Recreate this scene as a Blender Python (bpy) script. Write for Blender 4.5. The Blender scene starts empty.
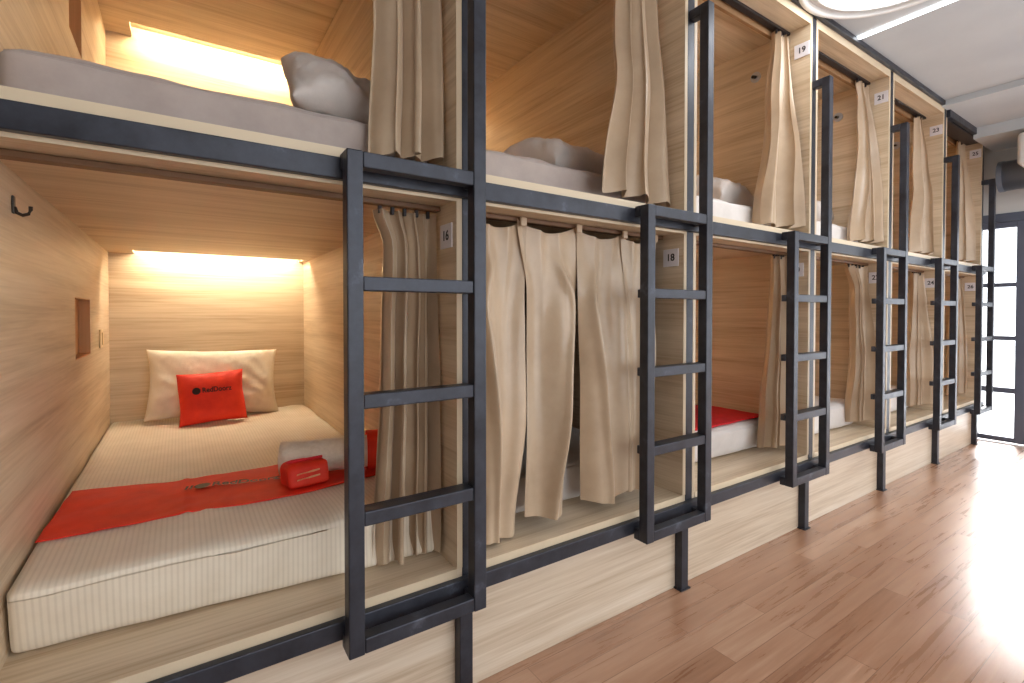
import bpy, bmesh, math, random
from mathutils import Vector, Matrix, noise
random.seed(7)
SC = bpy.context.scene
COL = SC.collection
PI = math.pi

# ------------------------------------------------------------------ key dimensions (metres)
CAM_Z = 1.183
POST = [-.365, .72, 1.78, 2.835, 3.88, 4.92, 5.93]     # centres of the facade uprights
FY = 1.300                                              # front face of the wooden bunks
BACK = 3.48
LADDER_R = [.728, 1.806, 2.848, 3.908, 4.925, 5.910]
LADDER_L = [.336, 1.415, 2.466, 3.525, 4.545, 5.530]
CEIL = 2.80
END_X = 6.2

# ------------------------------------------------------------------ helpers
def link(o):
    COL.objects.link(o); return o

def empty(name, loc, label=None, cat=None, group=None):
    o = bpy.data.objects.new(name, None); o.empty_display_size = .1
    link(o); o.location = loc
    tag(o, label, cat, group)
    return o

def tag(o, label=None, cat=None, group=None, kind=None):
    if label: o['label'] = label
    if cat: o['category'] = cat
    if group: o['group'] = group
    if kind: o['kind'] = kind
    return o

class MB:
    def __init__(s): s.bm = bmesh.new()
    def box(s, x0, x1, y0, y1, z0, z1, bev=0.0, seg=2):
        b = bmesh.new()
        bmesh.ops.create_cube(b, size=1)
        for v in b.verts:
            v.co = Vector(((x0+x1)/2 + v.co.x*(x1-x0), (y0+y1)/2 + v.co.y*(y1-y0), (z0+z1)/2 + v.co.z*(z1-z0)))
        if bev: bmesh.ops.bevel(b, geom=list(b.edges), offset=bev, segments=seg, profile=.5, affect='EDGES')
        s.add(b); return s
    def add(s, b, M=None):
        if M is not None: b.transform(M)
        me = bpy.data.meshes.new('tmp'); b.to_mesh(me); b.free()
        s.bm.from_mesh(me); bpy.data.meshes.remove(me)
    def cyl(s, a, b, r0, r1=None, n=24, caps=True):
        a, b = Vector(a), Vector(b); d = b-a
        t = bmesh.new()
        bmesh.ops.create_cone(t, cap_ends=caps, segments=n, radius1=r0, radius2=r0 if r1 is None else r1, depth=d.length)
        M = Matrix.Translation((a+b)/2) @ d.to_track_quat('Z', 'Y').to_matrix().to_4x4()
        s.add(t, M); return s
    def tube(s, pts, r, n=10):
        pts = [Vector(p) for p in pts]; rings = []
        for i, p in enumerate(pts):
            t = (pts[min(i+1, len(pts)-1)] - pts[max(i-1, 0)]).normalized()
            u = t.cross(Vector((.31, .17, .93))).normalized(); w = t.cross(u)
            rings.append([s.bm.verts.new(p + r*(math.cos(2*PI*k/n)*u + math.sin(2*PI*k/n)*w)) for k in range(n)])
        for A, B in zip(rings, rings[1:]):
            for k in range(n): s.bm.faces.new((A[k], A[(k+1) % n], B[(k+1) % n], B[k]))
        s.bm.faces.new(rings[0]); s.bm.faces.new(rings[-1]); return s
    def grid(s, nu, nv, f):
        g = [[s.bm.verts.new(f(i/nu, j/nv)) for i in range(nu+1)] for j in range(nv+1)]
        for j in range(nv):
            for i in range(nu): s.bm.faces.new((g[j][i], g[j][i+1], g[j+1][i+1], g[j+1][i]))
        return s
    def build(s, name, mat, parent=None, smooth=False, loc=None, normals=True):
        if normals: bmesh.ops.recalc_face_normals(s.bm, faces=list(s.bm.faces))
        me = bpy.data.meshes.new(name); s.bm.to_mesh(me); s.bm.free()
        me.materials.append(mat)
        if smooth:
            for p in me.polygons: p.use_smooth = True
        o = bpy.data.objects.new(name, me); link(o)
        if parent is not None: o.parent = parent
        if loc is not None: o.location = loc
        return o

def text_part(name, body, size, mat, parent, M, extrude=.0006, fit=None, drape=None):
    cu = bpy.data.curves.new('lettering', 'FONT'); cu.body = body; cu.size = size
    cu.align_x = 'CENTER'; cu.align_y = 'CENTER'; cu.extrude = extrude; cu.offset = .018*size
    t = bpy.data.objects.new('lettering', cu); link(t)
    dg = bpy.context.evaluated_depsgraph_get(); dg.update()
    me = bpy.data.meshes.new_from_object(t.evaluated_get(dg))
    bpy.data.objects.remove(t)
    if fit:
        xs = [v.co.x for v in me.vertices]; w = max(xs)-min(xs); k = fit/w
        for v in me.vertices: v.co.x *= k
    if drape:
        for v in me.vertices: v.co = drape(v.co)
    me.transform(M); me.materials.clear(); me.materials.append(mat); me.name = name
    o = bpy.data.objects.new(name, me); link(o); o.parent = parent
    return o

def lerp(a, b, t): return a+(b-a)*t
def sstep(a, b, t):
    t = min(1, max(0, (t-a)/(b-a))); return t*t*(3-2*t)
def pw(table, t):                     # piecewise smooth lookup
    for (t0, v0), (t1, v1) in zip(table, table[1:]):
        if t <= t1: return lerp(v0, v1, sstep(t0, t1, t))
    return table[-1][1]
def nz(x, y, z=0.0): return noise.noise(Vector((x, y, z)))

# ------------------------------------------------------------------ materials
def srgb(r, g, b):
    f = lambda c: (c/255/12.92) if c <= 10 else ((c/255+.055)/1.055)**2.4
    return (f(r), f(g), f(b), 1)

def new_mat(name, rough=.5, color=None, metal=0, spec=.5):
    m = bpy.data.materials.new(name); m.use_nodes = True
    n = m.node_tree.nodes; b = n['Principled BSDF']
    b.inputs['Roughness'].default_value = rough; b.inputs['Metallic'].default_value = metal
    b.inputs['Specular IOR Level'].default_value = spec
    if color: b.inputs['Base Color'].default_value = color
    return m, m.node_tree, b

def nd(nt, typ, **kw):
    n = nt.nodes.new(typ)
    for k, v in kw.items():
        if k in n.inputs.keys(): n.inputs[k].default_value = v
        else: setattr(n, k, v)
    return n

def ramp(nt, stops):
    r = nt.nodes.new('ShaderNodeValToRGB'); e = r.color_ramp.elements
    e[0].position, e[0].color = stops[0]; e[1].position, e[1].color = stops[-1]
    for p, c in stops[1:-1]:
        x = e.new(p); x.color = c
    return r

def wood(name, axis, dark, mid, light, rough=.42, fine=1.0):
    m, nt, b = new_mat(name, rough)
    L = nt.links
    tc = nd(nt, 'ShaderNodeTexCoord'); oi = nd(nt, 'ShaderNodeObjectInfo')
    add = nd(nt, 'ShaderNodeVectorMath', operation='ADD')
    sc = nd(nt, 'ShaderNodeVectorMath', operation='SCALE'); sc.inputs['Scale'].default_value = 13
    cb = nd(nt, 'ShaderNodeCombineXYZ')
    for k in range(3): L.new(oi.outputs['Random'], cb.inputs[k])
    L.new(cb.outputs[0], sc.inputs[0]); L.new(tc.outputs['Object'], add.inputs[0]); L.new(sc.outputs[0], add.inputs[1])
    s1 = [16, 16, 16]; s1[axis] = .9
    s2 = [110*fine]*3; s2[axis] = 2.2
    outs = []
    for s, det in ((s1, 5), (s2, 3)):
        mp = nd(nt, 'ShaderNodeMapping'); mp.inputs['Scale'].default_value = s
        L.new(add.outputs[0], mp.inputs['Vector'])
        no = nd(nt, 'ShaderNodeTexNoise', Scale=1.0, Detail=det, Roughness=.6, Distortion=.35)
        L.new(mp.outputs[0], no.inputs['Vector']); outs.append(no)
    mix = nd(nt, 'ShaderNodeMath', operation='MULTIPLY_ADD'); mix.inputs[1].default_value = .62
    m2 = nd(nt, 'ShaderNodeMath', operation='MULTIPLY'); m2.inputs[1].default_value = .38
    L.new(outs[1].outputs['Fac'], m2.inputs[0]); L.new(outs[0].outputs['Fac'], mix.inputs[0]); L.new(m2.outputs[0], mix.inputs[2])
    r = ramp(nt, [(.33, dark), (.5, mid), (.66, light)])
    L.new(mix.outputs[0], r.inputs['Fac']); L.new(r.outputs['Color'], b.inputs['Base Color'])
    bu = nd(nt, 'ShaderNodeBump', Strength=.06, Distance=.01); L.new(mix.outputs[0], bu.inputs['Height']); L.new(bu.outputs[0], b.inputs['Normal'])
    return m

BD, BM, BL = srgb(178, 152, 121), srgb(207, 186, 157), srgb(223, 204, 178)
WX = wood('birch_grain_across', 0, BD, BM, BL)
WY = wood('birch_grain_deep', 1, BD, BM, BL)
WK = wood('kick_panel_wood', 0, srgb(180, 157, 131), srgb(206, 187, 163), srgb(222, 207, 187), .36)
WEDGE, _, _ = new_mat('panel_edge_band', .45, srgb(216, 195, 164))
WRAIL, _, _ = new_mat('rail_board_brown', .5, srgb(150, 112, 76))
NICHE = wood('niche_brown_wood', 2, srgb(176, 124, 74), srgb(190, 138, 86), srgb(200, 150, 98))

def steel():
    m, nt, b = new_mat('charcoal_steel', .38, None, .35)
    L = nt.links
    tc = nd(nt, 'ShaderNodeTexCoord'); no = nd(nt, 'ShaderNodeTexNoise', Scale=9.0, Detail=6.0, Roughness=.65)
    L.new(tc.outputs['Object'], no.inputs['Vector'])
    r = ramp(nt, [(.35, srgb(40, 41, 48)), (.6, srgb(58, 60, 69)), (.78, srgb(98, 104, 115))])
    L.new(no.outputs['Fac'], r.inputs['Fac']); L.new(r.outputs['Color'], b.inputs['Base Color'])
    r2 = ramp(nt, [(.3, (.3, .3, .3, 1)), (.7, (.52, .52, .52, 1))])
    L.new(no.outputs['Fac'], r2.inputs['Fac']); L.new(r2.outputs['Color'], b.inputs['Roughness'])
    return m
STEEL = steel()
TRACK, _, _ = new_mat('brown_track', .5, srgb(118, 86, 60))
DARK, _, _ = new_mat('dark_track_metal', .4, srgb(48, 42, 44), .5)

def fabric(name, c0, c1, rough=.7, sheen=.3, scale=9, bump=.1, weave=0, stripes=None):
    m, nt, b = new_mat(name, rough)
    L = nt.links
    b.inputs['Sheen Weight'].default_value = sheen
    tc = nd(nt, 'ShaderNodeTexCoord')
    no = nd(nt, 'ShaderNodeTexNoise', Scale=float(scale), Detail=5.0, Roughness=.6)
    L.new(tc.outputs['Object'], no.inputs['Vector'])
    r = ramp(nt, [(.3, c0), (.7, c1)]); L.new(no.outputs['Fac'], r.inputs['Fac'])
    col = r.outputs['Color']; hgt = no.outputs['Fac']
    if stripes:
        w = nd(nt, 'ShaderNodeTexWave', Scale=1/stripes/3.14*.5*1.0, Distortion=.0)
        w.wave_type = 'BANDS'; w.bands_direction = 'X'; w.wave_profile = 'SIN'
        w.inputs['Scale'].default_value = .314/stripes
        L.new(tc.outputs['Object'], w.inputs['Vector'])
        mx = nd(nt, 'ShaderNodeMix', data_type='RGBA', blend_type='MULTIPLY'); mx.inputs['Factor'].default_value = 1
        r3 = ramp(nt, [(.0, (.89, .88, .86, 1)), (.6, (1, 1, 1, 1))]); L.new(w.outputs['Fac'], r3.inputs['Fac'])
        L.new(col, mx.inputs['A']); L.new(r3.outputs['Color'], mx.inputs['B']); col = mx.outputs['Result']
    L.new(col, b.inputs['Base Color'])
    bu = nd(nt, 'ShaderNodeBump', Strength=bump, Distance=.02); L.new(hgt, bu.inputs['Height']); L.new(bu.outputs[0], b.inputs['Normal'])
    return m
CURTAIN = fabric('satin_curtain', srgb(174, 150, 123), srgb(193, 169, 141), .33, .1, 5, .03)
SHEET = fabric('cream_striped_sheet', srgb(226, 212, 190), srgb(238, 226, 206), .75, .2, 7, .12, stripes=.0125)
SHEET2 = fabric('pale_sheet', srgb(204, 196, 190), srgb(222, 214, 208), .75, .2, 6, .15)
SHEET3 = fabric('shaded_sheet', srgb(164, 149, 142), srgb(184, 169, 160), .75, .2, 6, .15)  # pale sheet with the shade of the upper bunks mixed into its colour
PILLOW = fabric('pillow_cotton', srgb(228, 216, 196), srgb(240, 230, 212), .75, .2, 8, .12)
PILLOW2 = fabric('grey_pillow_cotton', srgb(200, 190, 182), srgb(216, 206, 198), .75, .2, 8, .2)
RED = fabric('red_cloth', srgb(222, 40, 20), srgb(242, 60, 30), .65, .0, 10, .12)
RED2 = fabric('deep_red_cloth', srgb(196, 14, 28), srgb(214, 22, 36), .7, .0, 10, .1)
TOWEL = fabric('white_towelling', srgb(222, 208, 186), srgb(238, 226, 206), .9, .4, 60, .3)
INK, _, _ = new_mat('black_print', .6, srgb(46, 20, 18))
DIGIT, _, _ = new_mat('plate_ink', .6, srgb(50, 46, 50))
PLATE, _, _ = new_mat('plate_white', .35, srgb(226, 222, 226))
SWITCH, _, _ = new_mat('ivory_plastic', .4, srgb(226, 204, 166))
HOOKM, _, _ = new_mat('hook_metal', .35, srgb(62, 54, 48), .7)
PEGM, _, _ = new_mat('peg_metal', .35, srgb(186, 190, 196), .2)
DUCT, _, _ = new_mat('black_duct', .3, srgb(120, 130, 146), .3)
ACM, _, _ = new_mat('white_plastic_case', .4, srgb(226, 226, 224))
DOORM, _, _ = new_mat('door_frame_dark', .4, srgb(98, 104, 120), .2)

def plaster(name, c0, c1, rough=.85):
    m, nt, b = new_mat(name, rough); L = nt.links
    tc = nd(nt, 'ShaderNodeTexCoord'); no = nd(nt, 'ShaderNodeTexNoise', Scale=2.2, Detail=6.0)
    L.new(tc.outputs['Object'], no.inputs['Vector'])
    r = ramp(nt, [(.3, c0), (.7, c1)]); L.new(no.outputs['Fac'], r.inputs['Fac']); L.new(r.outputs['Color'], b.inputs['Base Color'])
    return m
CEILM = plaster('ceiling_white', srgb(186, 192, 197), srgb(198, 204, 208))
WALLM = plaster('wall_white', srgb(206, 205, 202), srgb(216, 215, 212))
GROUND = plaster('pale_terrace', srgb(235, 236, 238), srgb(246, 247, 248))

def emit(name, c, s):
    m = bpy.data.materials.new(name); m.use_nodes = True
    nt = m.node_tree; nt.nodes.clear()
    e = nd(nt, 'ShaderNodeEmission'); e.inputs['Color'].default_value = c; e.inputs['Strength'].default_value = s
    o = nd(nt, 'ShaderNodeOutputMaterial'); nt.links.new(e.outputs[0], o.inputs[0]); return m
LEDW = emit('warm_led', (1, .78, .48, 1), 120)
LEDP = emit('pale_warm_led', (1, .87, .65, 1), 82)
LEDC = emit('cool_led', (.95, .98, 1, 1), 7)
LAMPM = emit('lamp_diffuser', (.94, .97, 1, 1), 14)

def glass():
    m = bpy.data.materials.new('clear_pane'); m.use_nodes = True
    nt = m.node_tree; nt.nodes.clear(); L = nt.links
    t = nd(nt, 'ShaderNodeBsdfTransparent'); g = nd(nt, 'ShaderNodeBsdfGlossy'); g.inputs['Roughness'].default_value = .02
    f = nd(nt, 'ShaderNodeFresnel', IOR=1.45); mx = nd(nt, 'ShaderNodeMixShader'); o = nd(nt, 'ShaderNodeOutputMaterial')
    L.new(f.outputs[0], mx.inputs[0]); L.new(t.outputs[0], mx.inputs[1]); L.new(g.outputs[0], mx.inputs[2]); L.new(mx.outputs[0], o.inputs[0])
    return m
GLASS = glass()

def floor_mat():
    m, nt, b = new_mat('cherry_laminate', .2, None, 0, .7); L = nt.links
    b.inputs['Coat Weight'].default_value = .35; b.inputs['Coat Roughness'].default_value = .3
    tc = nd(nt, 'ShaderNodeTexCoord')
    br = nd(nt, 'ShaderNodeTexBrick'); br.offset = .37; br.squash = 1
    for k, v in {'Scale': 1.0, 'Mortar Size': .0012, 'Mortar Smooth': .3, 'Brick Width': .95, 'Row Height': .094, 'Bias': 0.0}.items(): br.inputs[k].default_value = v
    br.inputs['Color1'].default_value = (0, 0, 0, 1); br.inputs['Color2'].default_value = (1, 1, 1, 1); br.inputs['Mortar'].default_value = (.3, .3, .3, 1)
    L.new(tc.outputs['Object'], br.inputs['Vector'])
    # grain, shifted from plank to plank
    sep = nd(nt, 'ShaderNodeVectorMath', operation='MULTIPLY_ADD')
    L.new(br.outputs['Color'], sep.inputs[0]); sep.inputs[1].default_value = (7, 5, 3)
    L.new(tc.outputs['Object'], sep.inputs[2])
    mp = nd(nt, 'ShaderNodeMapping'); mp.inputs['Scale'].default_value = (2.0, 34, 1); L.new(sep.outputs[0], mp.inputs['Vector'])
    no = nd(nt, 'ShaderNodeTexNoise', Scale=1.0, Detail=7.0, Roughness=.6, Distortion=.3); L.new(mp.outputs[0], no.inputs['Vector'])
    mpb = nd(nt, 'ShaderNodeMapping'); mpb.inputs['Scale'].default_value = (.9, 5, 1); L.new(sep.outputs[0], mpb.inputs['Vector'])
    nb = nd(nt, 'ShaderNodeTexNoise', Scale=1.0, Detail=3.0, Distortion=.6); L.new(mpb.outputs[0], nb.inputs['Vector'])
    a = nd(nt, 'ShaderNodeMath', operation='MULTIPLY'); a.inputs[1].default_value = .17; L.new(br.outputs['Color'], a.inputs[0])
    c = nd(nt, 'ShaderNodeMath', operation='MULTIPLY_ADD'); c.inputs[1].default_value = .56; L.new(no.outputs['Fac'], c.inputs[0]); L.new(a.outputs[0], c.inputs[2])
    d = nd(nt, 'ShaderNodeMath', operation='MULTIPLY_ADD'); d.inputs[1].default_value = .32; L.new(nb.outputs['Fac'], d.inputs[0]); L.new(c.outputs[0], d.inputs[2])
    r = ramp(nt, [(.26, srgb(126, 84, 60)), (.44, srgb(160, 116, 88)), (.60, srgb(180, 138, 110)), (.82, srgb(204, 168, 140))])
    L.new(d.outputs[0], r.inputs['Fac'])
    mx = nd(nt, 'ShaderNodeMix', data_type='RGBA', blend_type='MULTIPLY'); L.new(br.outputs['Fac'], mx.inputs['Factor'])
    mx.inputs['B'].default_value = (.5, .42, .38, 1); L.new(r.outputs['Color'], mx.inputs['A'])
    L.new(mx.outputs['Result'], b.inputs['Base Color'])
    r2 = ramp(nt, [(.3, (.24, .24, .24, 1)), (.7, (.36, .36, .36, 1))]); L.new(no.outputs['Fac'], r2.inputs['Fac']); L.new(r2.outputs['Color'], b.inputs['Roughness'])
    bu = nd(nt, 'ShaderNodeBump', Strength=.05, Distance=.004); L.new(no.outputs['Fac'], bu.inputs['Height']); L.new(bu.outputs[0], b.inputs['Normal'])
    return m
FLOOR = floor_mat()

# ------------------------------------------------------------------ room shell
def struct(name, mb, mat, parent=None):
    o = mb.build(name, mat, parent)
    if parent is None: o['kind'] = 'structure'
    return o
X0, Y0, Y1 = -1.6, -2.4, 3.6
struct('floor', MB().box(X0, END_X+.12, Y0, Y1, -.05, 0), FLOOR)
struct('ceiling', MB().box(X0, END_X+.12, Y0, Y1, CEIL, CEIL+.08), CEILM)
struct('trim_1', MB().box(4.83, END_X, Y0, 1.298, 2.755, CEIL), CEILM)
struct('trim_2', MB().box(5.62, END_X, Y0, 1.298, 2.665, 2.755), CEILM)
w = MB()                                                       # end wall round the glass door
w.box(END_X, END_X+.12, Y0, Y1, 2.05, CEIL)
w.box(END_X, END_X+.12, 1.46, Y1, 0, 2.05); w.box(END_X, END_X+.12, Y0, -1.3, 0, 2.05)
struct('wall_end', w, WALLM)
struct('wall_back', MB().box(X0, END_X+.12, Y1, Y1+.1, 0, CEIL), WALLM)
struct('wall_near', MB().box(X0-.1, X0, Y0, Y1, 0, CEIL), WALLM)
w = MB()                                                       # window side of the room, behind the camera
w.box(X0, END_X+.12, Y0-.1, Y0, 0, .35); w.box(X0, END_X+.12, Y0-.1, Y0, 2.62, CEIL)
for a, b in ((X0, .2), (2.3, 2.5), (4.3, 4.5), (6.1, 6.32)): w.box(a, b, Y0-.1, Y0, .35, 2.62)
struct('wall_window_side', w, WALLM)

# glass double door in the end wall
fr = MB()
fr.box(END_X, END_X+.07, 1.40, 1.46, 0, 2.05); fr.box(END_X, END_X+.07, -1.3, -1.24, 0, 2.05)
fr.box(END_X-.01, END_X+.07, -1.24, 1.40, 2.012, 2.085)
door = fr.build('door_1', DOORM); door['kind'] = 'structure'
for (a, b) in ((1.07, 1.40), (.03, 1.07), (-1.24, .03)):
    lf = MB()
    lf.box(END_X+.005, END_X+.055, a, a+.062, 0.01, 2.01, .004)
    lf.box(END_X+.005, END_X+.055, b-.02, b, 0.01, 2.01, .003)
    for z0, z1 in ((.01, .055), (.455, .505), (.935, .975), (1.42, 1.458), (1.955, 2.01)):
        lf.box(END_X+.01, END_X+.05, a+.062, b-.02, z0, z1, .003)
    L_ = lf.build('door_leaf', DOORM, door)
    MB().box(END_X+.027, END_X+.033, a+.06, b-.018, .05, 1.96).build('pane', GLASS, L_)
struct('ground', MB().box(END_X+.12, END_X+14, -9, 9, -.12, -.02), GROUND)

# ------------------------------------------------------------------ ceiling lamp, strip, duct, air conditioner
t = empty('ceiling_light', (2.74, .88, CEIL), 'large round white glowing ceiling light with ringed rim above the bunk walkway', 'ceiling light')
def lathe(prof, n=72):
    m = MB(); m.grid(n, len(prof)-1, lambda u, v: Vector((prof[round(v*(len(prof)-1))][0]*math.cos(2*PI*u), prof[round(v*(len(prof)-1))][0]*math.sin(2*PI*u), prof[round(v*(len(prof)-1))][1])))
    bmesh.ops.remove_doubles(m.bm, verts=m.bm.verts, dist=1e-5); return m
lathe([(.385, -.001), (.385, -.035), (.40, -.042), (.415, -.035), (.418, -.02), (.43, -.016), (.436, -.001)]).build('rim', ACM, t, True)
lathe([(.0001, -.050), (.2, -.048), (.30, -.040), (.338, -.02)]).build('diffuser', LAMPM, t, True)
lathe([(.338, -.002), (.338, -.030), (.346, -.034), (.353, -.030), (.356, -.012), (.384, -.012)]).build('inner_ring', ACM, t, True)
o = MB().box(-.014, .014, -1.0, .438, -.012, -.001, .003).build('light_strip', LEDC, None, loc=(3.31, .86, CEIL))
tag(o, 'thin straight white light strip glowing across the ceiling beyond the round lamp', 'light')
t = empty('air_duct', (5.98, 1.2, 2.375), 'short black round duct below the white box by the glass door', 'duct')
MB().cyl((0, -.9, 0), (0, 0, 0), .128, n=40).build('pipe', DUCT, t, True).data.polygons.foreach_set('use_smooth', [len(p.vertices) == 4 for p in t.children[0].data.polygons])
m = MB(); m.cyl((0, -.03, 0), (0, .004, 0), .133, n=40); m.build('end_collar', DUCT, t)
MB().box(-.02, .02, -.5, -.46, .12, .29).build('hanger', DARK, t)
t = empty('hanging_air_conditioner', (5.70, .528, 2.36), 'white wall box hanging above the black duct by the glass door', 'air conditioner')
MB().box(-.12, .12, -.5, .5, .01, .27, .03, 4).build('case', ACM, t, True)
MB().box(-.125, -.118, -.44, .44, .05, .09, .003).build('louvre', DARK, t)

# ------------------------------------------------------------------ bunks
ORD = ['first', 'second', 'third', 'fourth', 'fifth', 'sixth']
LOWZ, LOWC = .418, 1.517
UPZ, UPC = 1.608, 2.725
BUNK_LABEL = {
 (0, 0): 'pale wooden lower bunk cubicle holding the bed with the red cushion',
 (0, 1): 'pale wooden lower bunk cubicle behind the fully closed beige curtain',
 (0, 2): 'pale wooden lower bunk cubicle with the plain red bed cloth inside',
 (0, 3): 'fourth lower wooden bunk cubicle from the camera, curtain open, bare mattress corner showing',
 (0, 4): 'fifth lower wooden bunk cubicle from the camera, second from the glass door',
 (0, 5): 'sixth lower wooden bunk cubicle, the last one beside the glass door',
 (1, 0): 'upper wooden bunk cubicle with glowing back wall above the red-cushion bed',
 (1, 1): 'upper wooden bunk cubicle directly above the closed curtain',
 (1, 2): 'upper wooden bunk cubicle above the bed with the plain red cloth',
 (1, 3): 'fourth upper wooden bunk cubicle from the camera, under the thin ceiling light strip end',
 (1, 4): 'fifth upper wooden bunk cubicle from the camera, second from the glass door',
 (1, 5): 'sixth upper wooden bunk cubicle, the last one under the thick dark beam',
}
def bunk(level, k):
    xl, xr = POST[k]+.0225, POST[k+1]-.0225
    W = xr-xl; z0 = 0 if level == 0 else 1.582
    fl, ce = (LOWZ, LOWC) if level == 0 else (UPZ, UPC)
    t = empty('sleeping_bunk', (xl, FY, z0), BUNK_LABEL[(level, k)], 'bunk', 'wooden sleeping bunks')
    f, c = fl-z0, ce-z0; T = .018; D = BACK-FY
    top = c+.060
    # base board with an edge band
    b = MB().box(0, W, .002, D+.02, f-.030, f).build('base_board', WX, t)
    MB().box(T, W-T, 0, .002, f-.030, f).build('edge_band', WEDGE, b)
    # left side with a niche
    ny0, ny1 = (2.43-FY, 2.80-FY) if level == 0 else (2.39-FY, 2.67-FY)
    nz0, nz1 = (1.005-z0, 1.243-z0) if level == 0 else (2.22-z0, 2.55-z0)
    m = MB()
    m.box(0, T, .002, ny0, f, top); m.box(0, T, ny1, D+.02, f, top)
    m.box(0, T, ny0, ny1, f, nz0); m.box(0, T, ny0, ny1, nz1, top)
    s = m.build('side_panel', WY, t)
    MB().box(0, T, 0, .002, f, top).build('edge_band', WEDGE, s)
    m = MB()
    g = -.02
    m.box(g-.002, g, ny0-.004, ny1+.004, nz0-.004, nz1+.004)
    m.box(g, T-.0005, ny0+.0003, ny0+.004, nz0+.0003, nz1-.0003); m.box(g, T-.0005, ny1-.004, ny1-.0003, nz0+.0003, nz1-.0003)
    m.box(g, T-.0006, ny0+.004, ny1-.004, nz0+.0003, nz0+.004); m.box(g, T-.0006, ny0+.004, ny1-.004, nz1-.004, nz1-.0003)
    m.build('niche', NICHE, t)
    s = MB().box(W-T, W, .002, D+.02, f, top).build('side_panel', WY, t)
    MB().box(W-T, W, 0, .002, f, top).build('edge_band', WEDGE, s)
    MB().box(T, W-T, D, D+.02, f, top).build('back_panel', WX, t)
    sl = 3.315-FY
    m = MB().box(T, W-T, .002, sl, c, c+.018); m.box(T, T+.115, sl, D, c, c+.018); m.box(W-T-.03, W-T, sl, D, c, c+.018)
    s = m.build('ceiling_panel', WX, t)
    MB().box(T, W-T, 0, .002, c-.004, c+.026 if level == 0 else c+.04).build('edge_band', WEDGE, s)
    MB().box(T, W-T, .002, D+.02, c+.053, top-.001).build('top_panel', WX, t)
    MB().box(T+.14, W-T-.06, sl+.03, sl+.06, c+.034, c+.052).build('light_strip', PLATE if (level, k) == (0, 1) else LEDP if (level, k) == (0, 0) else LEDW, t)
    # curtain rail : brown board and dark track
    if level: MB().box(T, W-T, .150, .168, c-.040, c).build('rail_board', WRAIL, t)
    MB().box(T, W-T, .106, .140, c-.016, c-.0005, .003).build('curtain_track', DARK if level else TRACK, t)
    if (level, k) == (1, 5):
        MB().box(T+.001, W-T-.001, .0025, .105, c-.035, c-.0005, .003).build('header_box', DARK, t)
    if level == 0:
        MB().box(-.0225, W+.0225, .052, .070, .001, f-.032).build('kick_panel', WK, t)
    return t
for k in range(6):
    for lv in (0, 1): bunk(lv, k)

# ------------------------------------------------------------------ steel frame of the facade
t = empty('steel_frame', (0, 1.276, 0), 'long charcoal steel frame of beams and uprights along the bunk fronts', 'frame')
XA, XB = POST[0]-.6, POST[-1]+.0225
for n_, z0, z1 in (('lower_beam', .345, .394), ('upper_beam', 1.522, 1.577), ('top_beam', 2.766, 2.797)):
    MB().box(XA, XB, 0, .0235, z0, z1, .003).build(n_, STEEL, t)
MB().box(POST[5]+.024, POST[6]-.024, 0.0005, .0235, 2.700, 2.765, .002).build('channel_beam', STEEL, t)
for i, p in enumerate(POST):
    MB().box(p-.0220, p+.0220, .0238, .066, .36, 2.764, .002).build('upright', STEEL, t)
    MB().box(p-.0225, p+.0225, .040, .0755, 0.003, .345, .003).build('foot_post', STEEL, t)
    MB().box(p-.030, p+.030, .034, .0755, 0, .006).build('foot_plate', STEEL, t)
# end cheek of the last bunk
# ------------------------------------------------------------------ ladders
LAD = ['first charcoal steel ladder, in front of the bed with the red cushion',
       'second charcoal steel ladder, between the closed curtain and the red-cloth bed',
       'third charcoal steel ladder from the camera, beyond the red-cloth bed',
       'fourth charcoal steel ladder from the camera, third from the glass door',
       'fifth charcoal steel ladder from the camera, second from the glass door',
       'sixth charcoal steel ladder, the last one standing against the glass door']
HAND = [2.44, 2.44, 2.42, 2.408, 2.38, 2.352]
for k in range(6):
    a, b = LADDER_L[k], LADDER_R[k]; W = b-a; s = .040
    t = empty('ladder', (a, 1.210, .33), LAD[k], 'ladder', 'steel bunk ladders')
    MB().box(0, s, 0, s, 0, 1.252, .003).build('side_rail', STEEL, t)
    MB().box(W-s, W, 0, s, 0, HAND[k]-.33, .003).build('side_rail', STEEL, t)
    MB().box(s, W-s, .001, s-.001, 1.212, 1.251, .003).build('top_bar', STEEL, t)
    MB().box(s, W-s, .001, s-.001, 0.001, .040, .003).build('bottom_bar', STEEL, t)
    for z in (.338, .632, .926):
        m = MB().box(s, W-s, .003, s, z-.018, z+.018, .003); m.box(-.004 if k > 1 else .012, W+.002, s, s+.022, z-.016, z+.016, .003)
        m.build('rung', STEEL, t)
    for x, z0, z1 in ((0, 0.0, .04), (W-s, 0.0, .04), (0, 1.212, 1.252), (W-s, 1.212, 1.252)):
        MB().box(x+.0005, x+s-.0005, s, .0655, z0, z1, .003).build('wall_arm', STEEL, t)
    MB().box(W-s+.001, W-.001, s, .0895, HAND[k]-.33-.04, HAND[k]-.33, .003).build('handrail_arm', STEEL, t)

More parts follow.
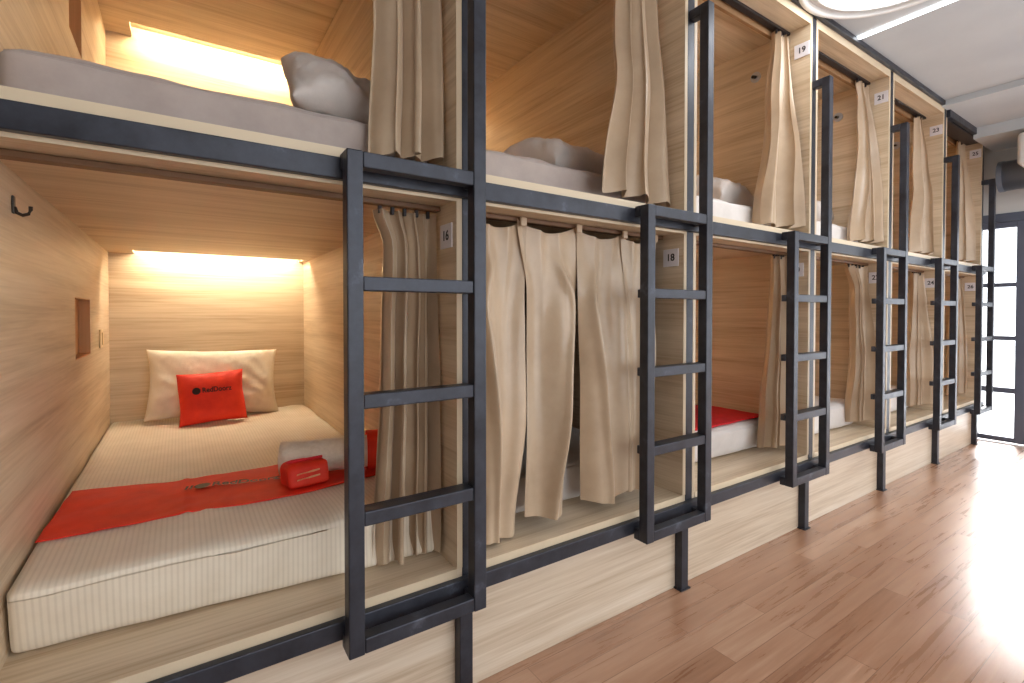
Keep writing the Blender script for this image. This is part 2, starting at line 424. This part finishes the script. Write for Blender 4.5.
# ------------------------------------------------------------------ number plates
NUM_L = ['16', '18', '20', '22', '24', '26']; NUM_U = [None, None, '19', '21', '23', '25']
for k in range(6):
    for lv, txt in ((0, NUM_L[k]), (1, NUM_U[k])):
        if txt is None: continue
        x = POST[k+1]-.0225-.018; z = 1.418 if lv == 0 else 2.60
        where = ('white number plate fixed inside the front edge of the %s lower bunk from the camera' if lv == 0 else
                 'white number plate high inside the front edge of the %s upper bunk from the camera') % ORD[k]
        t = empty('number_plate', (x, FY+(.064 if lv == 0 else .044), z), where, 'number plate', 'bunk number plates')
        MB().box(-.004, -.0003, -.039, .039, -.037, .037, .001).build('plate', PLATE, t)
        M = Matrix.Translation((-.0048, 0, 0)) @ Matrix(((0, 0, -1, 0), (-1, 0, 0, 0), (0, 1, 0, 0), (0, 0, 0, 1)))
        text_part('digits', txt, .042, DIGIT, t, M)

# ------------------------------------------------------------------ hook, switch, pegs
xw = POST[0]+.0225+.018
t = empty('wall_hook', (xw, 1.615, 1.436), 'small dark metal hook on the wooden side of the red-cushion bunk', 'hook')
MB().box(.0003, .005, -.008, .008, -.020, .022, .002).build('back_plate', HOOKM, t)
MB().tube([(.004, 0, -.004), (.008, 0, -.017), (.018, 0, -.022), (.028, 0, -.018), (.032, 0, -.008), (.032, 0, .0)], .004).build('prong', HOOKM, t, True)
t = empty('light_switch', (xw, 3.11, 1.058), 'ivory light switch beside the wall niche in the red-cushion bunk', 'switch')
MB().box(.0003, .008, -.045, .045, -.045, .045, .003).build('plate', SWITCH, t)
MB().box(.008, .013, -.012, .012, -.03, .03, .002).build('rocker', SWITCH, t)
for k in (2, 3, 4):
    x = POST[k+1]-.0225-.018
    t = empty('coat_peg', (x, 1.60, 2.555), 'small round grey peg high on the side panel of the %s upper bunk' % ORD[k], 'peg', 'round pegs in the upper bunks')
    MB().cyl((-.0003, 0, 0), (-.007, 0, 0), .03, n=28).build('rose', PEGM, t)
    MB().cyl((-.007, 0, 0), (-.035, 0, -.006), .009, n=16).build('pin', HOOKM, t)

# ------------------------------------------------------------------ mattresses
def rounded_block(W, L, H, r, cuts=26, bumpf=None):
    b = bmesh.new(); bmesh.ops.create_cube(b, size=2)
    bmesh.ops.subdivide_edges(b, edges=list(b.edges), cuts=cuts, use_grid_fill=True)
    hx, hy, hz = W/2, L/2, H/2
    for v in b.verts:
        # crowd the cuts toward the edges so that the roundings are smooth
        q = [math.copysign(abs(c)**.6, c) if c else 0 for c in v.co]
        p = Vector((q[0]*hx, q[1]*hy, q[2]*hz))
        c = Vector((max(-hx+r, min(hx-r, p.x)), max(-hy+r, min(hy-r, p.y)), max(-hz+r, min(hz-r, p.z))))
        d = p-c
        if d.length > 1e-6: p = c + d.normalized()*r
        v.co = p + Vector((0, 0, hz))
        if bumpf: v.co = bumpf(v.co)
    return b
def mattress(k, lv, y0, label, mat, h, skew=None, seed=0, xtrim=0, r=.045):
    xl, xr = POST[k]+.0405, POST[k+1]-.0405
    W = xr-xl-.008-xtrim; L = BACK-.012-y0; z = (LOWZ if lv == 0 else UPZ)+.001
    def f(p):
        top = p.z/h
        a = .0035*nz(p.x*4+seed, p.y*4, p.z*4) + .0025*nz(p.x*11, p.y*3+seed, 2)
        p = p.copy()
        front = sstep(-L/2+.35, -L/2, p.y) if p.y < -L/2+.35 else 0
        if front > 0: p.y += .010*nz(p.x*5+seed, p.z*9, 5)*front + .006*nz(p.x*14, p.z*4, seed)*front
        if top > .85: p.z += a*2.6 - .006
        if skew and front > 0:
            xr_ = p.x/W+.5
            p.y += front*(1-min(1, top))*lerp(skew[0], skew[1], xr_)
            p.x += front*(1-min(1, top))*skew[2]*(1-xr_)
        return p
    b = rounded_block(W, L, h, r, 30, f)
    m = MB(); m.add(b)
    o = m.build('mattress', mat, None, True, loc=(xl+.004+W/2+xtrim, y0+L/2, z))
    return tag(o, label, 'mattress', 'bunk mattresses')
mattress(0, 0, 1.450, 'striped cream mattress under the red cushion and the printed red runner', SHEET, .174, (.06, -.032, -.003), 1, 0, .026)
mattress(1, 0, 1.50, 'pale mattress half hidden behind the fully closed curtain', SHEET2, .174, None, 2)
mattress(2, 0, 1.48, 'cream mattress under the plain red cloth in the third lower bunk', SHEET2, .174, (.05, .02, 0), 3)
mattress(3, 0, 1.46, 'bare cream mattress in the fourth lower bunk from the camera', SHEET2, .174, None, 4)
mattress(4, 0, 1.47, 'bare mattress in the fifth lower bunk from the camera', SHEET2, .174, None, 5)
UM = ['pale mattress overhead above the red-cushion bed', 'pale mattress overhead above the closed curtain',
      'pale mattress in the third upper bunk from the camera', 'pale mattress in the fourth upper bunk from the camera']
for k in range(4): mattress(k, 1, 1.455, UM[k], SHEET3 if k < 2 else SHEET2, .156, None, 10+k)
# soft corner of a folded sheet at the near end of the first upper mattress

# ------------------------------------------------------------------ pillows
def pillow_mesh(w, h, t, seed, puff=.5, ears=.07, wr=.012, n=44):
    m = MB()
    for sgn in (1, -1):
        def f(u, v):
            a, b = 2*u-1, 2*v-1
            a = math.copysign(1-(1-abs(a))**1.5, a); b = math.copysign(1-(1-abs(b))**1.5, b)
            x = a*w/2*(1-ears*(1-b*b)*abs(a)); y = b*h/2*(1-ears*1.3*(1-a*a)*abs(b))
            th = t/2*((1-a**4)*(1-b**4))**puff
            e = min(1, 6*(1-abs(a))*(1-abs(b))*4)
            cr = wr*e*(nz(x*9+seed, y*9, sgn) + .6*abs(nz((x+y)*7+seed, (x-y)*22, 3)) + .5*nz((x-y)*6, (x+y)*20, seed))
            return Vector((x + .004*nz(y*9, seed, 1), y+.004*nz(x*9, seed, 8), sgn*(th+cr*(1 if th > .004 else 0)) + .01*nz(x*3, y*3, seed)))
        m.grid(n, n, f)
    bmesh.ops.remove_doubles(m.bm, verts=m.bm.verts, dist=.0006)
    return m
def place(o, loc, rot): o.location = loc; o.rotation_euler = rot; return o
MT = LOWZ+.172                                  # top of the lower mattresses
o = pillow_mesh(.655, .40, .15, 3).build('pillow', PILLOW, None, True)
place(o, (.165, 3.30, MT+.194), (math.radians(69), math.radians(2.0), 0))
tag(o, 'large cream pillow leaning on the back wall behind the red cushion', 'pillow')
cu = empty('throw_cushion', (0, 0, 0), 'small square red cushion with black lettering leaning on the cream pillow', 'cushion')
b = pillow_mesh(.315, .285, .10, 9, ears=.05, wr=.003).build('cover', RED, cu, True)
def on_cushion(c):
    a, b2 = c.x/.1575, c.y/.1425
    return Vector((c.x, c.y, c.z + .05*((1-a**4)*(1-b2**4))**.5 + .006 + .01*nz(c.x*3, c.y*3, 9)))
text_part('lettering', 'RedDoorz', .038, INK, cu, Matrix.Identity(4), .0006, .135, lambda c: on_cushion(Vector((c.x+.022, c.y+.026, c.z))))
dm = MB(); bmesh.ops.create_circle(dm.bm, cap_ends=True, radius=.019, segments=28)
for v in dm.bm.verts: v.co = on_cushion(Vector((v.co.x-.072, v.co.y+.026, .0005)))
dm.build('emblem', INK, cu)
place(cu, (.142, 3.13, MT+.137), (math.radians(68), math.radians(-3), math.radians(0)))

def upper_pillow(loc, rot, w, h, t, seed, label):
    o = pillow_mesh(w, h, t, seed, .45, .06, .020).build('pillow', PILLOW2, None, True); place(o, loc, rot)
    return tag(o, label, 'pillow', 'pillows on the upper bunks')
UT = UPZ+.156
upper_pillow((.448, 1.66, UT+.128), (math.radians(42), math.radians(6), math.radians(4)), .35, .30, .14, 21, 'crumpled grey-white pillow on the upper mattress above the red-cushion bed')
upper_pillow((1.46, 1.78, UT+.098), (math.radians(14), math.radians(-4), math.radians(12)), .46, .34, .19, 22, 'pale pillow beside the curtain above the closed lower curtain')
upper_pillow((2.60, 1.74, UT+.098), (math.radians(14), math.radians(2), 0), .34, .34, .19, 23, 'pale pillow in the third upper bunk beside the tied curtain')
upper_pillow((3.60, 1.72, UT+.106), (math.radians(18), math.radians(-8), .2), .36, .32, .2, 24, 'white pillow in the fourth upper bunk from the camera')

# ------------------------------------------------------------------ runner, towel, pouch
def runner_z(x, y): return MT + .0035 + .003*(nz(x*6, y*14, 1)+.3) + .004*abs(nz(x*3+y*9, y*5-x*11, 4))
rn = empty('bed_runner', (.15, 1.9, MT), 'long printed red bed runner laid across the striped cream mattress', 'bed runner')
def run_pt(u, v):
    xa, xb = lerp(-.315, -.300, v), lerp(.60, .668, v)
    x = lerp(xa, xb, u)
    yb = pw([(0, 1.728), (.35, 1.725), (.62, 1.705), (1, 1.75)], u); yt = pw([(0, 2.15), (.35, 2.07), (.7, 2.09), (1, 2.06)], u)
    y = lerp(yb, yt, v) + .008*nz(x*6, v*2, 3)
    return Vector((x-.15, y-1.9, runner_z(x, y) - MT + .010*math.exp(-((x-.012)/.012)**2)*.5))
m = MB(); m.grid(110, 40, run_pt)
rc = m.build('cloth', RED, rn, True)
sd = rc.modifiers.new('thickness', 'SOLIDIFY'); sd.thickness = .003; sd.offset = 1
ang = math.radians(-10)
M = Matrix.Translation((.185-.15, 1.917-1.9, 0)) @ Matrix.Rotation(ang, 4, 'Z')
def drape(c):
    p = M @ Vector((c.x, c.y, 0)); return M.inverted() @ Vector((p.x, p.y, runner_z(p.x+.15, p.y+1.9)-MT+.0075 + c.z))
text_part('lettering', 'RedDoorz', .056, INK, rn, M, .0004, .205, drape)
for x0, x1, nme in ((-.178, -.171, 'printed_bar'), (-.165, -.158, 'printed_bar')):
    m = MB(); m.grid(3, 6, lambda u, v: drape(Vector((lerp(x0, x1, u), lerp(-.02, .02, v), .0004))))
    o = m.build(nme, INK, rn); o.data.transform(M)
m = MB(); bmesh.ops.create_circle(m.bm, cap_ends=True, radius=.026, segments=28)
for v in m.bm.verts: v.co = drape(Vector((v.co.x*.9-.130, v.co.y, .0004)))
o = m.build('emblem', INK, rn); o.data.transform(M)

tw = empty('rolled_towel', (.30, 1.905, MT+.012), 'rolled cream towel lying on the red runner behind the red pouch', 'towel')
R0 = .066
m = MB()
def roll(u, v):                                 # spiral roll along x, a little crushed
    th = 2*PI*u*3.92; r = lerp(.016, R0, u)*(1+.03*nz(u*9, v*3, 2))
    x = v*.36 + .010*math.sin(th*.5)*(1 if v < .5 else -1)*(abs(v-.5) > .45)
    return Vector((x, r*math.cos(th)*1.1, R0 + r*math.sin(th)*.96))
m.grid(150, 14, roll); rl = m.build('roll', TOWEL, tw, True)
sd = rl.modifiers.new('thickness', 'SOLIDIFY'); sd.thickness = .012; sd.offset = -1
m = MB(); m.grid(40, 6, lambda u, v: Vector((.285+v*.06, (R0+.007)*1.1*math.cos(2*PI*u), R0+.001+(R0+.005)*math.sin(2*PI*u))))
m.build('red_band', RED, tw, True)
tw.rotation_euler = (0, 0, math.radians(-14))

po = empty('toiletry_pouch', (.350, 1.775, MT+.012), 'small red toiletry pouch with pale writing in front of the towel roll', 'pouch')
def pf(p):
    p = p.copy(); p.x += .012*nz(p.y*12, p.z*14, 1); p.y += .01*nz(p.x*14, p.z*12, 5)
    k = p.z/.075
    p.z *= 1+.14*p.x/.07 + .18*nz(p.x*10, p.y*10, 9)
    p.y += .022*k*k; return p
m = MB(); m.add(rounded_block(.135, .085, .075, .016, 18, pf)); m.build('bag', RED, po, True)
m = MB(); m.box(-.058, .062, .010, .017, .074, .084, .003); m.build('zip_flap', RED2, po)
WHITEINK, _, _ = new_mat('pale_print', .6, srgb(240, 170, 120))
for i in range(2):
    def lf(u, v, i=i):
        return Vector((-.045+u*.075, -.0515+.012*nz(u*2, v, 3)+.004*i, .030+.017*i+.005*v+.006*u))
    m = MB(); m.grid(8, 1, lf); m.build('printed_line', WHITEINK, po)
po.rotation_euler = (0, 0, math.radians(8))

# plain red cloth on the third lower bed
def rp(u, v):
    x = lerp(2.03, 2.765, u); y = lerp(1.515, 1.92, v)+.01*nz(u*5, v*3)
    zz = MT+.004 + .004*abs(nz(x*5, y*12, 2)) + .012*math.exp(-((v-.5)/.2)**2)*max(0, nz(x*3, 2, 2))
    return Vector((x-2.4, y-1.75, zz-MT))
m = MB(); m.grid(60, 30, rp)
o = m.build('bed_runner', RED2, None, True, loc=(2.4, 1.75, MT))
sd = o.modifiers.new('thickness', 'SOLIDIFY'); sd.thickness = .006; sd.offset = 1
tag(o, 'plain deep red cloth spread over the third lower bed', 'bed runner')

# ------------------------------------------------------------------ curtains
FWD = [0]
def curtain_grid(left, right, yt, yb, ztop, zbot, nf, amp, seed, nu=130, nv=46, xmax=9, flare=None, tie=None, ybulge=None, zt=None, lean=0):
    rnd = random.Random(seed)
    ph = [rnd.uniform(0, 6.28) for _ in range(8)]
    def f(u, v):
        x0, x1 = pw(left, v), pw(right, v)
        th = 2*PI*nf*(u + .035*math.sin(2*PI*u*1.3+ph[0]) + .02*math.sin(2*PI*u*2.7+ph[1]) + .018*nz(u*2, v*2.3, seed))
        A = pw(amp, v)
        am = A*(1+.35*math.sin(2*PI*u*1.7+ph[2]+v))
        x = lerp(x0, x1, u) + .35*am*math.sin(2*th+.4) * (4*u*(1-u))
        y = lerp(yt, yb, v) + am*math.sin(th) + .22*am*math.sin(1.7*th+ph[3]+v*1.5) + .010*nz(u*4, v*4, seed+3)
        y -= FWD[0]*u**1.5*sstep(.05, .7, v)
        zb = pw(zbot, u) if isinstance(zbot, list) else zbot
        z = lerp(ztop, zb, v) - (.006*math.sin(th) if v > .5 else 0) - (zt(u)*(1-v)**3 if zt else 0)
        return Vector((min(x, xmax), y, z))
    m = MB(); m.grid(nu, nv, f); return m
def gather_curtain(k, lv, label, left, right, zbot, nf, amp, seed, yt=1.425, yb=None, tabs=5):
    xr = POST[k+1]-.0225-.018
    ztop = (LOWC if lv == 0 else UPC)-.026
    FWD[0] = .055 if k > 1 else .0
    t = empty('privacy_curtain', (xr, yt, ztop), label, 'curtain', 'beige bunk curtains')
    m = curtain_grid(left, right, yt, yb if yb is not None else yt, ztop, zbot, nf, amp, seed, xmax=xr-.006)
    bmesh.ops.translate(m.bm, verts=m.bm.verts, vec=-t.location)
    m.build('cloth', CURTAIN, t, True)
    x0, x1 = pw(left, 0), min(pw(right, 0), xr-.01)
    for i in range(tabs):
        x = lerp(x0, x1, (i+.5)/tabs)-xr
        MB().box(x-.005, x+.005, -.006, .006, -.012, .014, .002).build('glider', DARK, t)
    return t
def R(k): return POST[k+1]-.0405
A1 = [(0, .018), (.25, .026), (1, .032)]
# lower row, gathered
gather_curtain(0, 0, 'beige curtain gathered open behind the first ladder beside the red-cushion bed',
    [(0, .475), (.10, .508), (.5, .498), (1, .470)], [(0, R(0)-.012), (1, R(0)-.012)], .43, 4.6, A1, 31, 1.435, 1.43)
gather_curtain(2, 0, 'beige curtain gathered open beside the third ladder, next to the red cloth',
    [(0, 2.665), (.3, 2.655), (.75, 2.585), (1, 2.57)], [(0, R(2)-.01), (1, R(2)-.01)], .46, 3.4, A1, 33)
gather_curtain(3, 0, 'beige curtain gathered open in the fourth lower bunk from the camera',
    [(0, 3.56), (.15, 3.66), (.5, 3.68), (1, 3.63)], [(0, R(3)-.01), (1, R(3)-.01)], .468, 3.2, A1, 34)
gather_curtain(4, 0, 'beige curtain gathered open in the fifth lower bunk from the camera',
    [(0, 4.68), (.2, 4.66), (.6, 4.63), (1, 4.62)], [(0, R(4)-.01), (1, R(4)-.01)], .468, 2.8, A1, 35)
gather_curtain(5, 0, 'beige curtain gathered open in the last lower bunk by the glass door',
    [(0, 5.72), (.25, 5.71), (.6, 5.66), (1, 5.63)], [(0, R(5)-.05), (.3, R(5)-.01), (.6, R(5)-.03), (1, R(5)-.02)], .468, 2.6, A1, 36)
# upper row, gathered
AU = [(0, .016), (.3, .026), (1, .034)]
gather_curtain(0, 1, 'beige curtain hanging gathered in the first upper bunk above the first ladder',
    [(0, .53), (.6, .475), (1, .452)], [(0, R(0)-.006), (1, R(0)-.006)], [(0, 1.638), (1, 1.642)], 3.1, AU, 41, 1.42, 1.37)
gather_curtain(1, 1, 'beige curtain hanging gathered in the second upper bunk above the closed curtain',
    [(0, 1.455), (.5, 1.42), (1, 1.312)], [(0, R(1)-.03), (.6, R(1)-.01), (1, R(1)-.004)], [(0, 1.65), (1, 1.635)], 3.3, AU, 42, 1.42, 1.35)
gather_curtain(2, 1, 'beige curtain hanging gathered in the third upper bunk from the camera',
    [(0, 2.66), (.4, 2.60), (1, 2.47)], [(0, R(2)-.006), (.4, R(2)-.03), (1, R(2)-.006)], 1.645, 2.6, AU, 43, 1.42, 1.395)
gather_curtain(3, 1, 'pale sunlit curtain hanging gathered in the fourth upper bunk from the camera',
    [(0, 3.66), (.12, 3.70), (.5, 3.68), (1, 3.55)], [(0, R(3)-.03), (.3, R(3)-.006), (1, R(3)-.006)], 1.65, 2.7, AU, 44, 1.42, 1.395)
gather_curtain(4, 1, 'beige curtain hanging gathered in the fifth upper bunk from the camera',
    [(0, 4.70), (.5, 4.68), (1, 4.56)], [(0, R(4)-.05), (.4, R(4)-.006), (1, R(4)-.006)], 1.645, 2.4, AU, 45, 1.42, 1.395)
gather_curtain(5, 1, 'beige curtain hanging gathered in the last upper bunk by the end wall',
    [(0, 5.69), (.4, 5.68), (1, 5.58)], [(0, R(5)-.03), (.4, R(5)-.03), (1, R(5)-.006)], 1.645, 2.2, AU, 46, 1.42, 1.395)

# lower row, second bunk: the closed curtain of four hanging lengths
xl, xr = POST[1]+.0405, R(1)
ct = empty('privacy_curtain', (lerp(xl, xr, .5), 1.425, 1.50), 'fully closed beige curtain of hanging lengths with dark slits in the second lower bunk', 'curtain', 'beige bunk curtains')
PANELS = [ # left edge table, right edge table, bottom z table, seed
 ([(0, xl+.006), (1, xl+.012)], [(0, 1.005), (.3, .985), (.6, .985), (1, .945)], [(0, .44), (1, .425)], 51),
 ([(0, .965), (.25, .995), (.6, 1.00), (1, .985)], [(0, 1.245), (.26, 1.240), (.6, 1.215), (1, 1.178)], [(0, .475), (.5, .46), (1, .47)], 52),
 ([(0, 1.235), (.26, 1.236), (.6, 1.252), (1, 1.262)], [(0, 1.50), (.4, 1.495), (1, 1.50)], [(0, .47), (.5, .45), (1, .475)], 53),
 ([(0, 1.47), (.3, 1.485), (1, 1.475)], [(0, xr-.055), (.3, xr-.095), (1, xr-.14)], [(0, .465), (1, .475)], 54)]
for i, (l, r, zb, sd_) in enumerate(PANELS):
    rnd = random.Random(sd_); p1 = rnd.uniform(0, 6)
    def f(u, v, l=l, r=r, zb=zb, sd_=sd_, p1=p1, i=i):
        x = lerp(pw(l, v), pw(r, v), u)
        bulge = math.sin(PI*u)
        # V-shaped pull under the tabs, long soft folds below
        y = 1.397 - (.008+.040*sstep(.05, .8, v))*bulge + .003*(i % 2)
        y += .022*math.sin(2*PI*(u*1.35 + .28*v*math.sin(p1)) + p1)*sstep(0, .35, v)
        cr = (u - .5) - .42*(1-v)*(1 if i % 2 else -1)*sstep(0, .3, v)
        y += -.036*math.exp(-(cr/.075)**2)*sstep(.06, .25, v)*(1-.3*v)
        y += .016*abs(math.sin(PI*3*u))*(1-v)**4
        y += .014*nz(u*2.2, v*2.6, sd_)
        zt = 1.511 - .040*math.sin(PI*u)**.8
        z = lerp(zt, pw(zb, u), v)
        return Vector((x, y, z)) - ct.location
    m = MB(); m.grid(56, 60, f); m.build('curtain_panel', CURTAIN, ct, True)
for x in (xl+.02, .985, 1.24, 1.485, xr-.07):
    MB().box(x-.013-ct.location.x, x+.013-ct.location.x, -.040, -.030, -.018, .0145, .004).build('hanging_tab', CURTAIN, ct)

# ------------------------------------------------------------------ light and camera
for loc, pw_ in (((.6, -1.3, 2.74), 14), ((4.3, -1.1, 2.74), 30)):       # added unseen fill lights that brighten the room
    al = bpy.data.lights.new('fill_light', 'AREA'); al.shape = 'DISK'; al.size = .8; al.energy = pw_; al.color = (.94, .97, 1)
    ao = bpy.data.objects.new('fill_light', al); link(ao); ao.location = loc
sun = bpy.data.lights.new('sun', 'SUN'); sun.energy = 13; sun.angle = .34; sun.color = (1, .98, .96)
so = bpy.data.objects.new('sun', sun); link(so)
so.rotation_euler = Vector((-.80, -.17, -.56)).to_track_quat('-Z', 'Y').to_euler()
so.location = (9, 2, 6)

wd = bpy.data.worlds.new('daylight'); SC.world = wd; wd.use_nodes = True
bg = wd.node_tree.nodes['Background']; bg.inputs['Color'].default_value = (.90, .95, 1, 1); bg.inputs['Strength'].default_value = 4.0

cam = bpy.data.cameras.new('camera'); co = bpy.data.objects.new('camera', cam); link(co)
cam.sensor_width = 36; cam.lens = 36*492/1024; PITCH = 0.9
cam.shift_y = -(341.5-313-492*math.tan(math.radians(PITCH)))/1024
yaw = math.atan2(.8290, .5592)
co.location = (0, 0, CAM_Z); co.rotation_euler = (PI/2 - math.radians(PITCH), 0, yaw - PI/2)
cam.clip_start = .02
SC.camera = co
SC.view_settings.view_transform = 'Standard'; SC.view_settings.look = 'None'
SC.view_settings.exposure = -0.1
SC.cycles.max_bounces = 10; SC.cycles.diffuse_bounces = 6
SC.cycles.sample_clamp_indirect = 8
SC.cycles.use_denoising = True
